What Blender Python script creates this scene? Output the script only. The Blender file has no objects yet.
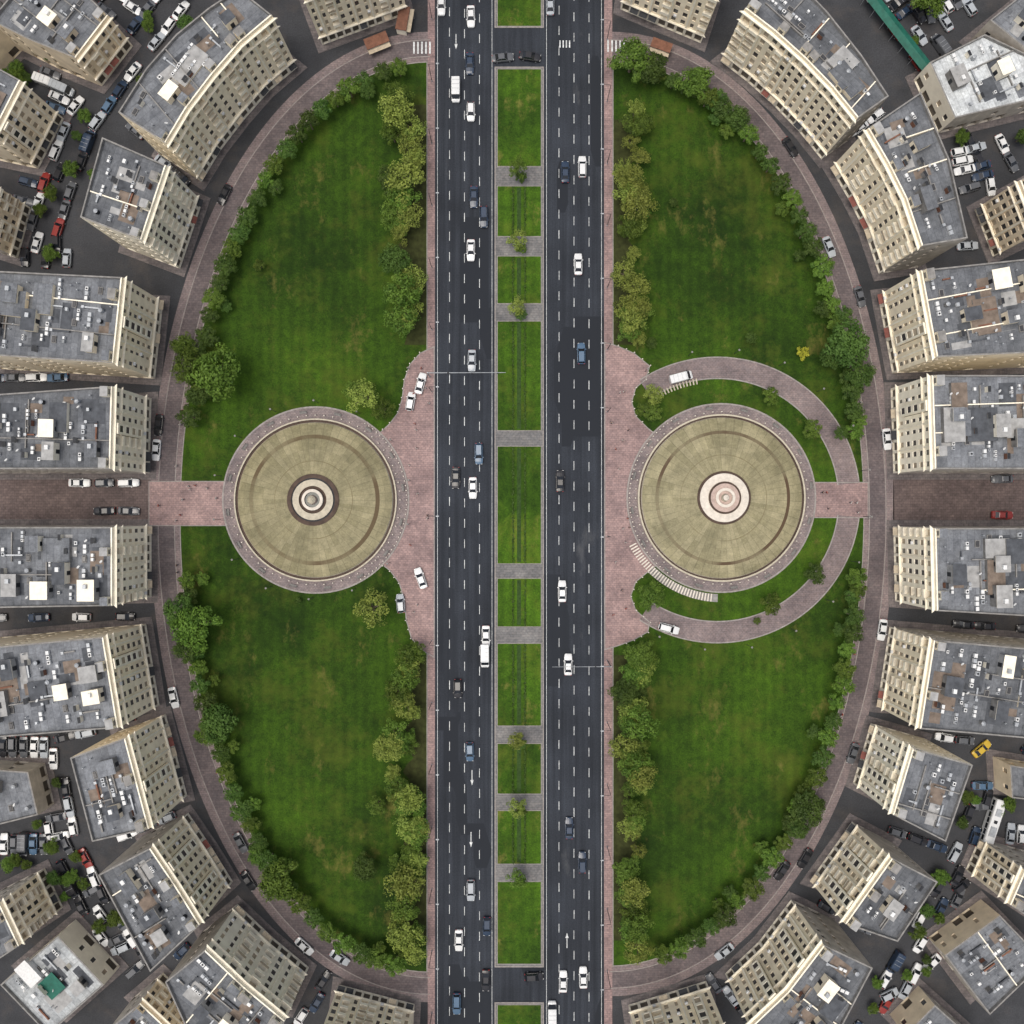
import bpy, math, random
from mathutils import Vector, Matrix
random.seed(11)
S=0.25; D=220.0
scn=bpy.context.scene; COL=scn.collection
def W(px,py): return ((px-512)*S,(512-py)*S)
def lin(c):
    c=c/255.0
    return c/12.92 if c<=0.04045 else ((c+0.055)/1.055)**2.4
def rgb(r,g,b,k=1.0): return (lin(r)*k,lin(g)*k,lin(b)*k,1)
# ---------------------------------------------------------------- materials
class NT:
    def __init__(s,name):
        s.m=bpy.data.materials.new(name); s.m.use_nodes=True
        s.t=s.m.node_tree; s.n=s.t.nodes; s.l=s.t.links
        s.b=s.n['Principled BSDF']; s.b.inputs['Specular IOR Level'].default_value=0.25
        s.tc=s.n.new('ShaderNodeTexCoord')
    def node(s,typ,**k):
        n=s.n.new(typ)
        for a,v in k.items(): setattr(n,a,v)
        return n
    def mapping(s,scale=(1,1,1),src='Object'):
        mp=s.n.new('ShaderNodeMapping'); mp.inputs['Scale'].default_value=scale
        s.l.new(s.tc.outputs[src],mp.inputs['Vector']); return mp.outputs[0]
    def noise(s,scale,detail=4,vec=None,rough=.6):
        n=s.n.new('ShaderNodeTexNoise'); n.inputs['Scale'].default_value=scale; n.inputs['Detail'].default_value=detail
        n.inputs['Roughness'].default_value=rough
        s.l.new(vec if vec is not None else s.tc.outputs['Object'],n.inputs['Vector']); return n.outputs['Fac']
    def ramp(s,fac,a,b,ca=(0,0,0,1),cb=(1,1,1,1)):
        r=s.n.new('ShaderNodeValToRGB'); r.color_ramp.elements[0].position=a; r.color_ramp.elements[1].position=b
        r.color_ramp.elements[0].color=ca; r.color_ramp.elements[1].color=cb
        s.l.new(fac,r.inputs[0]); return r.outputs[0]
    def mix(s,fac,a,b,mode='MIX'):
        m=s.n.new('ShaderNodeMix'); m.data_type='RGBA'; m.blend_type=mode
        for i,v in ((0,fac),(6,a),(7,b)):
            if isinstance(v,(int,float)): m.inputs[i].default_value=v
            elif isinstance(v,tuple): m.inputs[i].default_value=v
            else: s.l.new(v,m.inputs[i])
        return m.outputs[2]
    def math(s,op,a,b=None):
        m=s.n.new('ShaderNodeMath'); m.operation=op
        for i,v in ((0,a),(1,b)):
            if v is None: continue
            if isinstance(v,(int,float)): m.inputs[i].default_value=v
            else: s.l.new(v,m.inputs[i])
        return m.outputs[0]
    def grey(s,v):
        cc=s.node('ShaderNodeCombineColor')
        for i in range(3): s.l.new(v,cc.inputs[i])
        return cc.outputs[0]
    def out(s,col,rough=.85):
        if isinstance(col,tuple): s.b.inputs['Base Color'].default_value=col
        else: s.l.new(col,s.b.inputs['Base Color'])
        s.b.inputs['Roughness'].default_value=rough; return s.m
def simple(name,c,rough=.7,amt=.25,scale=1.5,metal=0,objvar=0):
    t=NT(name); dk=tuple(v*(1-amt) for v in c[:3])+(1,); lt=tuple(min(1,v*(1+amt)) for v in c[:3])+(1,)
    col=t.mix(t.ramp(t.noise(scale,4),.3,.7),dk,lt)
    if objvar:
        oi=t.node('ShaderNodeObjectInfo'); k=t.math('ADD',t.math('MULTIPLY',oi.outputs['Random'],objvar),1-objvar/2)
        col=t.mix(1.0,col,t.grey(k),'MULTIPLY')
    t.b.inputs['Metallic'].default_value=metal
    return t.out(col,rough)
def asphalt(name,c,streak=True):
    t=NT(name); big=t.ramp(t.noise(.06,6),.3,.7,tuple(v*.75 for v in c[:3])+(1,),tuple(v*1.3 for v in c[:3])+(1,))
    fine=t.ramp(t.noise(3.0,6),.25,.75,(.7,.7,.7,1),(1.3,1.3,1.3,1))
    col=t.mix(1.0,big,fine,'MULTIPLY')
    if streak:
        st=t.ramp(t.noise(1.0,5,t.mapping((.9,.02,1))),.35,.7,(.8,.8,.8,1),(1.4,1.38,1.35,1))
        col=t.mix(1.0,col,st,'MULTIPLY')
        stn=t.ramp(t.noise(.05,6,t.mapping((1.6,.6,1)),rough=.7),.62,.8); col=t.mix(t.math('MULTIPLY',stn,.4),col,rgb(120,120,120))
        v=t.node('ShaderNodeTexVoronoi',distance='CHEBYCHEV'); v.inputs['Scale'].default_value=1.0
        t.l.new(t.mapping((.11,.035,1)),v.inputs['Vector'])
        sp=t.node('ShaderNodeSeparateColor'); t.l.new(v.outputs['Color'],sp.inputs[0])
        col=t.mix(t.ramp(sp.outputs[0],.88,.9),col,tuple(q*.75 for q in c[:3])+(1,))
    else:
        stn=t.ramp(t.noise(.09,7,rough=.7),.52,.72); col=t.mix(t.math('MULTIPLY',stn,.5),col,rgb(88,80,74))
        s2=t.ramp(t.noise(.13,7,t.mapping((1,1.4,1)),rough=.75),.5,.68); col=t.mix(t.math('MULTIPLY',s2,.5),col,rgb(42,44,46))
    return t.out(col,.85)
def pavers(name,a,b,mort,sc=1.0,bw=.6):
    t=NT(name); br=t.node('ShaderNodeTexBrick'); br.inputs['Scale'].default_value=sc
    br.inputs['Color1'].default_value=a; br.inputs['Color2'].default_value=b; br.inputs['Mortar'].default_value=mort
    br.inputs['Mortar Size'].default_value=.03; br.inputs['Brick Width'].default_value=bw; br.inputs['Row Height'].default_value=bw*.6
    t.l.new(t.mapping(),br.inputs['Vector'])
    d=t.ramp(t.noise(.12,7,rough=.7),.3,.72,(.62,.62,.65,1),(1.32,1.3,1.28,1))
    e=t.ramp(t.noise(1.7,5,rough=.7),.3,.72,(.72,.72,.72,1),(1.25,1.25,1.25,1))
    return t.out(t.mix(1.0,t.mix(1.0,br.outputs[0],d,'MULTIPLY'),e,'MULTIPLY'),.8)
def grassmat(name,k=1.0):
    t=NT(name)
    a=t.ramp(t.noise(.022,7,rough=.68),.36,.64,rgb(26,47,8,k),rgb(56,84,18,k))
    b=t.ramp(t.noise(.4,8,rough=.75),.3,.7,(.58,.63,.58,1),(1.42,1.34,1.2,1))
    col=t.mix(1.0,a,b,'MULTIPLY')
    f=t.ramp(t.noise(3.2,4,rough=.8),.3,.7,(.6,.64,.6,1),(1.4,1.36,1.25,1)); col=t.mix(1.0,col,f,'MULTIPLY')
    w=t.ramp(t.noise(.055,9,rough=.76),.5,.68); col=t.mix(t.math('MULTIPLY',w,.6),col,rgb(82,90,30,k))
    w2=t.ramp(t.noise(.085,9,t.mapping((1.3,.9,1)),rough=.78),.56,.68); col=t.mix(t.math('MULTIPLY',w2,.65),col,rgb(108,102,52,k))
    m=t.node('ShaderNodeTexWave'); m.inputs['Scale'].default_value=.12; m.inputs['Distortion'].default_value=1.2; m.inputs['Detail'].default_value=3
    t.l.new(t.mapping((1,.35,1)),m.inputs['Vector'])
    col=t.mix(1.0,col,t.ramp(m.outputs['Fac'],0,1,(.92,.92,.92,1),(1.08,1.08,1.08,1)),'MULTIPLY')
    return t.out(col,.95)
M={}
M['ground']=asphalt('ground_asphalt',rgb(58,59,62),False)
M['road']=asphalt('road_asphalt',rgb(44,48,55))
M['ringroad']=pavers('ring_pavers',rgb(96,89,90),rgb(108,98,98),rgb(82,76,78),1,1.0)
M['walk']=pavers('walk_pavers',rgb(120,110,110),rgb(134,120,118),rgb(96,90,90),1,.8)
M['plaza']=pavers('plaza_pink',rgb(140,120,118),rgb(158,134,130),rgb(112,98,96),1,.9)
M['street']=pavers('street_brown',rgb(92,81,79),rgb(106,93,90),rgb(72,65,63),1,1.1)
M['slab']=pavers('pavement_grey',rgb(98,93,93),rgb(114,107,105),rgb(80,77,77),1,1.2)
M['medwalk']=pavers('median_slabs',rgb(112,112,112),rgb(126,124,122),rgb(90,90,90),1,1.0)
M['kerb']=simple('kerb_stone',rgb(144,138,134),.8,.25,1.2)
M['paint']=simple('road_paint',rgb(200,203,203),.6,.4,1.5)
M['grass']=grassmat('grass'); M['mgrass']=grassmat('median_grass',1.4)
M['soil']=simple('soil',rgb(52,56,28),.95,.4,.8)
M['wallA']=simple('facade_cream',(.90,.79,.60,1),.8,.12,.35,objvar=.16)
M['wallB']=simple('facade_ivory',(.92,.85,.70,1),.8,.10,.35,objvar=.1)
M['wallC']=simple('facade_sand',(.80,.68,.50,1),.8,.14,.35,objvar=.14)
M['trim']=simple('stone_trim',(.92,.84,.69,1),.75,.12,.8)
M['sidewall']=simple('party_wall',(.48,.44,.38,1),.85,.25,.4)
t=NT('window_glass'); M['glass']=t.out((.05,.05,.052,1),.15); t.b.inputs['Specular IOR Level'].default_value=.5
M['glassb']=simple('window_blind',(.42,.35,.26,1),.6,.3,.6)
M['shop']=simple('shopfront',(.10,.085,.07,1),.4,.4,.3)
M['awn']=simple('awning_red',(.20,.07,.055,1),.7,.2,1)
M['awn2']=simple('awning_beige',(.45,.38,.28,1),.7,.2,1)
def roofm(name,c):
    t=NT(name); br=t.node('ShaderNodeTexBrick'); br.inputs['Scale'].default_value=1
    k=lambda q:tuple(v*q for v in c[:3])+(1,)
    br.inputs['Color1'].default_value=k(.86); br.inputs['Color2'].default_value=k(1.14); br.inputs['Mortar'].default_value=k(.65)
    br.inputs['Mortar Size'].default_value=.04; br.inputs['Brick Width'].default_value=5; br.inputs['Row Height'].default_value=1.6
    t.l.new(t.mapping(),br.inputs['Vector'])
    d=t.ramp(t.noise(.22,7,rough=.7),.3,.7,(.6,.61,.63,1),(1.32,1.32,1.3,1))
    e=t.ramp(t.noise(1.6,7,rough=.75),.35,.7,(.72,.72,.72,1),(1.22,1.22,1.22,1))
    col=t.mix(1.0,t.mix(1.0,br.outputs[0],d,'MULTIPLY'),e,'MULTIPLY')
    oi=t.node('ShaderNodeObjectInfo'); kk=t.math('ADD',t.math('MULTIPLY',oi.outputs['Random'],.5),.74)
    return t.out(t.mix(1.0,col,t.grey(kk),'MULTIPLY'),.9)
M['roof']=roofm('roof_membrane',rgb(114,117,122)); M['roofW']=roofm('roof_white',rgb(184,188,190))
M['patch']=simple('roof_patch_dark',rgb(80,83,88),.9,.3,.7); M['patchL']=simple('roof_patch_light',rgb(156,156,155),.9,.25,.7)
M['patchB']=simple('roof_patch_brown',rgb(118,106,96),.9,.3,.7)
M['metal']=simple('galvanised_metal',rgb(165,169,173),.5,.2,2,.3); M['white']=simple('white_unit',rgb(216,217,216),.6,.12,2)
M['dark']=simple('dark_metal',rgb(44,46,50),.6,.3,2); M['rust']=simple('rust_red',rgb(120,84,68),.8,.3,1)
M['green']=simple('green_sheet',rgb(34,94,80),.6,.25,.7)
M['conc']=simple('concrete',rgb(132,130,127),.85,.3,.8)
# ---------------------------------------------------------------- mesh builder
class MB:
    def __init__(s): s.v=[]; s.f=[]; s.mi=[]; s.mats=[]
    def m(s,k):
        if k not in s.mats: s.mats.append(k)
        return s.mats.index(k)
    def face(s,pts,k):
        i=len(s.v); s.v.extend([tuple(p) for p in pts]); s.f.append(tuple(range(i,i+len(pts)))); s.mi.append(s.m(k))
    def box(s,c,sz,k,ang=0,top=None,taper=1.0):
        cx,cy,z0=c; a,b,h=sz[0]/2,sz[1]/2,sz[2]; ca,sa=math.cos(ang),math.sin(ang)
        P=[]
        for z,q in((z0,1),(z0+h,taper)):
            for x,y in((-a,-b),(a,-b),(a,b),(-a,b)):
                P.append((cx+x*q*ca-y*q*sa,cy+x*q*sa+y*q*ca,z))
        i=len(s.v); s.v.extend(P)
        for n,f in enumerate(((4,5,6,7),(0,1,5,4),(1,2,6,5),(2,3,7,6),(3,0,4,7),(3,2,1,0))):
            s.f.append(tuple(i+q for q in f)); s.mi.append(s.m(top if (n==0 and top) else k))
    def tube(s,p0,p1,r0,r1,k,n=8,cap=True):
        p0=Vector(p0);p1=Vector(p1); d=(p1-p0)
        if d.length<1e-6: return
        d.normalize(); u=d.cross(Vector((0,0,1)) if abs(d.z)<.9 else Vector((1,0,0))).normalized(); w=d.cross(u)
        i=len(s.v)
        for p,r in((p0,r0),(p1,r1)):
            for j in range(n):
                a=2*math.pi*j/n; s.v.append(tuple(p+u*math.cos(a)*r+w*math.sin(a)*r))
        for j in range(n):
            s.f.append((i+j,i+(j+1)%n,i+n+(j+1)%n,i+n+j)); s.mi.append(s.m(k))
        if cap:
            s.f.append(tuple(i+n+j for j in range(n))); s.mi.append(s.m(k))
            s.f.append(tuple(i+n-1-j for j in range(n))); s.mi.append(s.m(k))
    def mesh(s,name,smooth=False):
        me=bpy.data.meshes.new(name); me.from_pydata(s.v,[],s.f)
        for k in s.mats: me.materials.append(M[k])
        me.polygons.foreach_set('material_index',s.mi)
        if smooth: me.polygons.foreach_set('use_smooth',[True]*len(s.f))
        me.update(); return me
    def obj(s,name,loc=(0,0,0),rz=0,smooth=False):
        return inst(name,s.mesh(name,smooth),loc,rz)
def inst(name,me,loc=(0,0,0),rz=0,sc=1):
    o=bpy.data.objects.new(name,me); COL.objects.link(o); o.location=loc; o.rotation_euler=(0,0,rz)
    o.scale=(sc,sc,sc) if isinstance(sc,(int,float)) else sc; return o
def area(p): return .5*sum(p[i][0]*p[(i+1)%len(p)][1]-p[(i+1)%len(p)][0]*p[i][1] for i in range(len(p)))
def ccw(p): return p if area(p)>0 else p[::-1]
def offset(p,d):
    n=len(p); out=[]
    for i in range(n):
        a=Vector(p[i-1]);b=Vector(p[i]);c=Vector(p[(i+1)%n])
        e1=(b-a).normalized(); e2=(c-b).normalized()
        n1=Vector((e1.y,-e1.x)); n2=Vector((e2.y,-e2.x)); m=(n1+n2); 
        k=d/max(.35,(1+n1.dot(n2))); out.append((b.x+m.x*k,b.y+m.y*k))
    return out
def inside(p,x,y):
    c=False; n=len(p)
    for i in range(n):
        x1,y1=p[i]; x2,y2=p[(i+1)%n]
        if (y1>y)!=(y2>y) and x<(x2-x1)*(y-y1)/(y2-y1)+x1: c=not c
    return c
def slab(name,poly,z,k,side='kerb',z0=0.0,kerbw=0):
    poly=ccw(poly); mb=MB(); n=len(poly)
    inner=poly
    if kerbw:
        inner=offset(poly,-kerbw)
        for i in range(n):
            j=(i+1)%n; mb.face([(*poly[i],z+.03),(*poly[j],z+.03),(*inner[j],z+.03),(*inner[i],z+.03)],side)
            mb.face([(*inner[i],z+.03),(*inner[j],z+.03),(*inner[j],z),(*inner[i],z)],side)
    mb.face([(x,y,z) for x,y in inner],k)
    zt=z+(.03 if kerbw else 0)
    for i in range(n):
        j=(i+1)%n; mb.face([(*poly[i],z0),(*poly[j],z0),(*poly[j],zt),(*poly[i],zt)],side)
    return mb.obj(name)
def pxs(l): return [W(*p) for p in l]
def rect(x0,y0,x1,y1): return pxs([(x0,y0),(x1,y0),(x1,y1),(x0,y1)])
def arcstrip(mb,cx,cy,r0,r1,a0,a1,z,k,zb=0,n=64):
    c=W(cx,cy); r0*=S; r1*=S
    for i in range(n):
        A=math.radians(a0+(a1-a0)*i/n); B=math.radians(a0+(a1-a0)*(i+1)/n)
        p=[(c[0]+r*math.cos(q),c[1]+r*math.sin(q)) for r,q in((r0,A),(r1,A),(r1,B),(r0,B))]
        mb.face([(*q,z) for q in p],k)
        mb.face([(*p[1],zb),(*p[2],zb),(*p[2],z),(*p[1],z)],k); mb.face([(*p[3],zb),(*p[0],zb),(*p[0],z),(*p[3],z)],k)
# ---------------------------------------------------------------- ground and roads
mb=MB(); mb.face([(-3000,-3000,0),(3000,-3000,0),(3000,3000,0),(-3000,3000,0)],'ground'); mb.obj('ground')
for x0,x1 in((435,494.5),(544,604)):
    mb=MB(); a=W(x0,-400); b=W(x1,1424); mb.face([(a[0],b[1],.004),(b[0],b[1],.004),(b[0],a[1],.004),(a[0],a[1],.004)],'road'); mb.obj('avenue_road')
mb=MB()
for y0,y1 in((28,68),(966,1002)):
    a=W(494.6,y0);b=W(543.9,y1); mb.face([(a[0],b[1],.0035),(b[0],b[1],.0035),(b[0],a[1],.0035),(a[0],a[1],.0035)],'road')
mb.obj('turning_road')
EL=(430,517,250,455,-1); ER=(610,514,254,452,1)
def half(e,off,xe,n=90,clamp=False):
    cx,cy,a,b,sg=e
    if clamp:
        c0=abs(xe-cx)/(a+off); t0=-math.pi/2+math.asin(c0); 
        return [(cx+sg*(a+off)*math.cos(t0+(-2*t0)*i/n),cy+(b+off)*math.sin(t0+(-2*t0)*i/n)) for i in range(n+1)]
    pts=[(xe,cy-b-off)]
    for i in range(n+1):
        th=-math.pi/2+math.pi*i/n
        pts.append((cx+sg*(a+off)*math.cos(th),cy+(b+off)*math.sin(th)))
    pts.append((xe,cy+b+off)); return pts
def inell(px,py,off=0):
    e=EL if px<520 else ER
    cx,cy,a,b,sg=e
    dx=max(0,(px-cx)*sg)
    return (dx/(a+off))**2+((py-cy)/(b+off))**2<1
for e,xe,xg in((EL,435,427.5),(ER,604,612.5)):
    slab('pavement',pxs(half(e,30,xe)),.12,'walk')
    mb=MB(); P0=pxs(half(e,6,xe)); P1=pxs(half(e,21,xe)); 
    for i in range(len(P0)-1):
        mb.face([(*P0[i],.126),(*P0[i+1],.126),(*P1[i+1],.126),(*P1[i],.126)],'ringroad')
    mb.obj('ring_road')
    for oo in(5,21.5):
        mb=MB(); P0=pxs(half(e,oo,xe)); P1=pxs(half(e,oo+.7,xe))
        for i in range(1,len(P0)-2):
            mb.face([(*P0[i],.18),(*P0[i+1],.18),(*P1[i+1],.18),(*P1[i],.18)],'kerb')
            mb.face([(*P0[i],.1),(*P0[i+1],.1),(*P0[i+1],.18),(*P0[i],.18)],'kerb')
            mb.face([(*P1[i],.1),(*P1[i+1],.1),(*P1[i+1],.18),(*P1[i],.18)],'kerb')
        mb.obj('kerb')
    slab('lawn',pxs(half(e,0,xg,clamp=True)),.20,'grass',kerbw=.22)
slab('pavement',rect(427.8,-200,434.9,1224),.128,'plaza'); slab('pavement',rect(604.2,-200,612.2,1224),.128,'plaza')
for x0,y0,x1,y1 in((402,105,426,345),(408,655,426,940),(614,120,632,345),(614,655,632,940)):
    pts=[]
    for i in range(40):
        yy=y0+(y1-y0)*i/39; pts.append((x0+random.uniform(-6,6) if x0<500 else x0,yy))
    for i in range(40):
        yy=y1+(y0-y1)*i/39; pts.append((x1 if x0<500 else x1+random.uniform(-6,6),yy))
    mb=MB(); mb.face([(*p,.206) for p in ccw(pxs(pts))],'soil'); mb.obj('planting_bed')
PL=[(434.8,346),(420,353),(410,364),(404,380),(402,398),(398,412),(390,423),(376,436),(330,470),(330,530),(376,560),(390,571),(399,583),(404,600),(406,620),(411,638),(421,650),(434.8,658)]
slab('plaza',pxs(PL),.24,'plaza',kerbw=.25)
PR=[(604.2,342),(618,346),(634,353),(650,366),(646,380),(636,388),(632,402),(636,416),(648,428),(690,460),(690,540),(648,572),(636,582),(631,596),(636,610),(650,622),(648,632),(634,640),(618,646),(604.2,650)]
slab('plaza',pxs(PR),.24,'plaza',kerbw=.25)
slab('footpath',rect(149,481,245,526),.244,'plaza',kerbw=.2); slab('footpath',rect(795,482,868,518),.244,'plaza',kerbw=.2)
slab('side_street',rect(-200,474,150,524),.12,'street'); slab('side_street',rect(893,472,1224,526),.12,'street')
mb=MB()
for a0,a1 in((7,123),(-123,-7)):
    arcstrip(mb,717,500,122,142,a0,a1,.252,'walk'); arcstrip(mb,717,500,120.8,122,a0,a1,.32,'kerb'); arcstrip(mb,717,500,142,143.2,a0,a1,.32,'kerb')
mb.obj('curved_footpath')
def disc_mat(name,base,alt,rings,seed):
    t=NT(name); sp=t.node('ShaderNodeSeparateXYZ'); t.l.new(t.tc.outputs['Object'],sp.inputs[0])
    ang=t.math('ARCTAN2',sp.outputs[1],sp.outputs[0]); 
    r=t.math('SQRT',t.math('ADD',t.math('MULTIPLY',sp.outputs[0],sp.outputs[0]),t.math('MULTIPLY',sp.outputs[1],sp.outputs[1])))
    turn=t.math('MULTIPLY',t.math('ADD',ang,math.pi+seed),56/(2*math.pi))
    sec=t.math('FLOOR',turn)
    wn=t.node('ShaderNodeTexWhiteNoise',noise_dimensions='2D'); cc=t.node('ShaderNodeCombineXYZ'); t.l.new(sec,cc.inputs[0]); t.l.new(t.math('FLOOR',t.math('MULTIPLY',r,.16)),cc.inputs[1]); t.l.new(cc.outputs[0],wn.inputs['Vector'])
    col=t.mix(wn.outputs['Value'],base,alt)
    fr=t.math('FRACT',turn)
    col=t.mix(t.math('MULTIPLY',t.math('LESS_THAN',fr,.07),.35),col,(.06,.055,.04,1))
    fr2=t.math('FRACT',t.math('MULTIPLY',r,.4)); col=t.mix(t.math('MULTIPLY',t.math('LESS_THAN',fr2,.05),.14),col,(.06,.055,.04,1))
    col=t.mix(1.0,col,t.ramp(t.noise(.2,8,rough=.75),.32,.68,(.58,.59,.57,1),(1.24,1.23,1.2,1)),'MULTIPLY')
    col=t.mix(1.0,col,t.ramp(t.noise(2.5,6,rough=.7),.3,.7,(.8,.8,.8,1),(1.16,1.16,1.16,1)),'MULTIPLY')
    for a,b,c,al in rings:
        f=t.math('MULTIPLY',t.math('GREATER_THAN',r,a),t.math('LESS_THAN',r,b))
        n=t.ramp(t.noise(.1,3),.4,.6,(al*.3,)*3+(1,),(al,)*3+(1,))
        col=t.mix(t.math('MULTIPLY',f,n),col,c)
    return t.out(col,.7)
M['discL']=disc_mat('basin_stone_a',rgb(132,126,98),rgb(147,140,112),[(15.2,16.2,rgb(84,68,48),.9),(9.5,9.75,rgb(100,90,64),.6)],.02)
M['discR']=disc_mat('basin_stone_b',rgb(138,132,104),rgb(153,146,118),[(15.9,16.7,rgb(84,68,52),1),(10.5,10.75,rgb(100,90,64),.5)],.05)
M['brown']=simple('brown_stone',rgb(76,62,54),.7,.3,.8); M['cream']=simple('cream_stone',rgb(182,174,156),.7,.18,1.2)
M['ivory']=simple('white_marble',rgb(208,200,188),.6,.14,1.2)
M['pinkst']=simple('pink_stone',rgb(180,160,150),.7,.2,1.2); M['water']=simple('water',rgb(60,66,62),.08,.2,.6)
M['ringp']=pavers('ring_walk',rgb(124,115,115),rgb(140,128,125),rgb(100,92,92),1,.7)
def lathe(name,prof,loc,n=128):
    mb=MB()
    for i in range(n):
        A=2*math.pi*i/n;B=2*math.pi*(i+1)/n
        for (r0,z0,_),(r1,z1,k) in zip(prof,prof[1:]):
            P=[(r0*math.cos(A),r0*math.sin(A),z0),(r0*math.cos(B),r0*math.sin(B),z0),(r1*math.cos(B),r1*math.sin(B),z1),(r1*math.cos(A),r1*math.sin(A),z1)]
            if r1==0: P=P[:3]
            mb.face(P,k)
    return mb.obj(name,loc)
x,y=W(316,500)
lathe('fountain_plaza',[(23.4,0,'kerb'),(23.4,.36,'kerb'),(23.0,.36,'kerb'),(23.0,.28,'kerb'),(20.3,.28,'ringp'),(20.3,.85,'cream'),(19.95,.85,'cream'),(19.95,.5,'dark'),(19.4,.5,'brown'),(19.2,1.0,'cream'),(17.5,1.55,'discL'),(13,2.4,'discL'),(6.4,3.1,'discL'),(6.4,3.4,'brown'),(5.4,3.4,'brown'),(5.4,3.2,'brown'),(5.0,3.2,'dark'),(5.0,3.6,'cream'),(3.4,3.8,'cream'),(3.4,3.3,'brown'),(2.6,3.3,'brown'),(2.6,4.3,'ivory'),(1.9,4.4,'ivory'),(1.9,3.9,'dark'),(1.2,3.9,'water'),(1.0,5.2,'pinkst'),(.5,5.8,'cream'),(0,6.1,'cream')],(x,y,0))
x,y=W(721,498)
lathe('fountain_plaza',[(23.7,0,'kerb'),(23.7,.36,'kerb'),(23.3,.36,'kerb'),(23.3,.28,'kerb'),(20.9,.28,'ringp'),(20.9,.85,'cream'),(20.5,.85,'cream'),(20.5,.5,'brown'),(20.1,.5,'brown'),(19.9,1.0,'cream'),(18.0,1.6,'discR'),(13,2.5,'discR'),(6.6,3.1,'discR'),(6.6,3.3,'brown'),(6.0,3.3,'brown'),(6.0,3.6,'ivory'),(4.0,3.8,'ivory'),(4.0,4.1,'cream'),(3.5,4.1,'brown'),(3.5,4.4,'ivory'),(2.4,4.5,'pinkst'),(2.4,4.8,'cream'),(1.7,4.8,'ivory'),(1.7,4.3,'cream'),(1.0,4.3,'pinkst'),(.7,5.5,'cream'),(0,5.9,'ivory')],(x,y,0))
mb=MB(); c=W(721,498)
for i in range(34):
    a=math.radians(208+i*1.7); r=25.0
    mb.box((c[0]+r*math.cos(a),c[1]+r*math.sin(a),.22),(1.9,.32,.3),'ivory',a)
arcstrip(mb,721,498,96,104,206,268,.225,'conc')
mb.obj('stone_steps')
mb=MB(); c=W(717,500)
for i in range(14):
    a=math.radians(100+i*1.6); mb.box((c[0]+30*math.cos(a),c[1]+30*math.sin(a),.25),(1.4,.3,.4),'cream',a)
mb.obj('bench_row')
mb=MB()
def bol(x,y,z=.24): mb.tube((x,y,z),(x,y,z+.8),.17,.14,'ivory',8)
for cx,cy,r,a0,a1,st in((316,500,91,-60,60,3),(721,498,92,120,240,3),(316,500,84.5,0,360,6),(721,498,86,0,360,6)):
    a=a0
    while a<a1:
        q=math.radians(a); c=W(cx,cy); bol(c[0]+r*S*math.cos(q),c[1]+r*S*math.sin(q)); a+=st
for P in(PL[1:8],PL[10:17],PR[1:9],PR[11:19]):
    for (x0,y0),(x1,y1) in zip(P,P[1:]):
        n=max(1,int(math.hypot(x1-x0,y1-y0)/7))
        for i in range(n):
            p=W(x0+(x1-x0)*i/n,y0+(y1-y0)*i/n); bol(p[0],p[1],.26)
mb.obj('bollard_row')
segs=[(-200,28),(68,168),(185,238),(255,305),(320,432),(445,565),(577,628),(642,727),(742,795),(809,865),(880,965),(1003,1224)]
for y0,y1 in((-200,28),(67,967),(1002,1224)): slab('median_strip',rect(494.6,y0,543.8,y1),.14,'medwalk',kerbw=.25)
for y0,y1 in segs: slab('median_lawn',rect(497,y0+1,541.5,y1-1),.19,'mgrass',kerbw=.15)
M['hedge']=simple('hedge_leaf',(.05,.09,.02,1),.9,.4,3); M['cover']=simple('ground_cover_leaf',(.03,.06,.014,1),.9,.4,2)
for y0,y1 in segs:
    if y0<150 and y1<180 or y0>875: continue
    mb=MB()
    for xx in(513,525):
        a=W(xx,y0+2);b=W(xx,y1-2); n=int((a[1]-b[1])/.25)
        for i in range(n*4):
            yy=b[1]+(a[1]-b[1])*random.random(); s=random.uniform(.08,.18)
            v=[Vector((random.uniform(-1,1),random.uniform(-1,1),random.uniform(-.6,.6))).normalized()*s for _ in range(2)]
            c0=Vector((a[0]+random.gauss(0,.12),yy,.2+random.uniform(.03,.35)))
            mb.face([c0-v[0]-v[1],c0+v[0]-v[1],c0+v[0]+v[1],c0-v[0]+v[1]],'hedge')
    mb.obj('hedge')
    mb=MB(); a=W(517,y0+3);b=W(521,y1-3); mb.face([(a[0],b[1],.196),(b[0],b[1],.196),(b[0],a[1],.196),(a[0],a[1],.196)],'cover'); mb.obj('ground_cover')
mb=MB()
def mark(x,y,w,h,z=.009):
    cx,cy=W(x,y); mb.face([(cx-w/2,cy-h/2,z),(cx+w/2,cy-h/2,z),(cx+w/2,cy+h/2,z),(cx-w/2,cy+h/2,z)],'paint')
for xs in((449.5,464.5,479.5),(559,574,589)):
    for xx in xs:
        yy=-100+random.uniform(0,20)
        while yy<1130: mark(xx+random.uniform(-.08,.08),yy,random.uniform(.12,.16),2.2); yy+=20.4
for xx in(437.5,492,546.5,601.5): mark(xx,512,.1,360)
def arrow(x,y,d):
    cx,cy=W(x,y); q=.0095
    mb.face([(cx-.09,cy-d*2,q),(cx+.09,cy-d*2,q),(cx+.09,cy+d*.5,q),(cx-.09,cy+d*.5,q)],'paint')
    mb.face([(cx-.4,cy+d*.5,q),(cx+.4,cy+d*.5,q),(cx,cy+d*1.8,q)],'paint')
for x,y,d in((456,42,-1),(472,778,-1),(567,940,1),(471,840,-1)): arrow(x,y,d)
for i in range(4): mark(560+i*3.2,44,.3,1.8)
for i in range(5): mark(414+i*4,48,.4,3,.135)
for i in range(5): mark(608+i*4,46,.4,3,.135)
mb.obj('road_markings')
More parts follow.
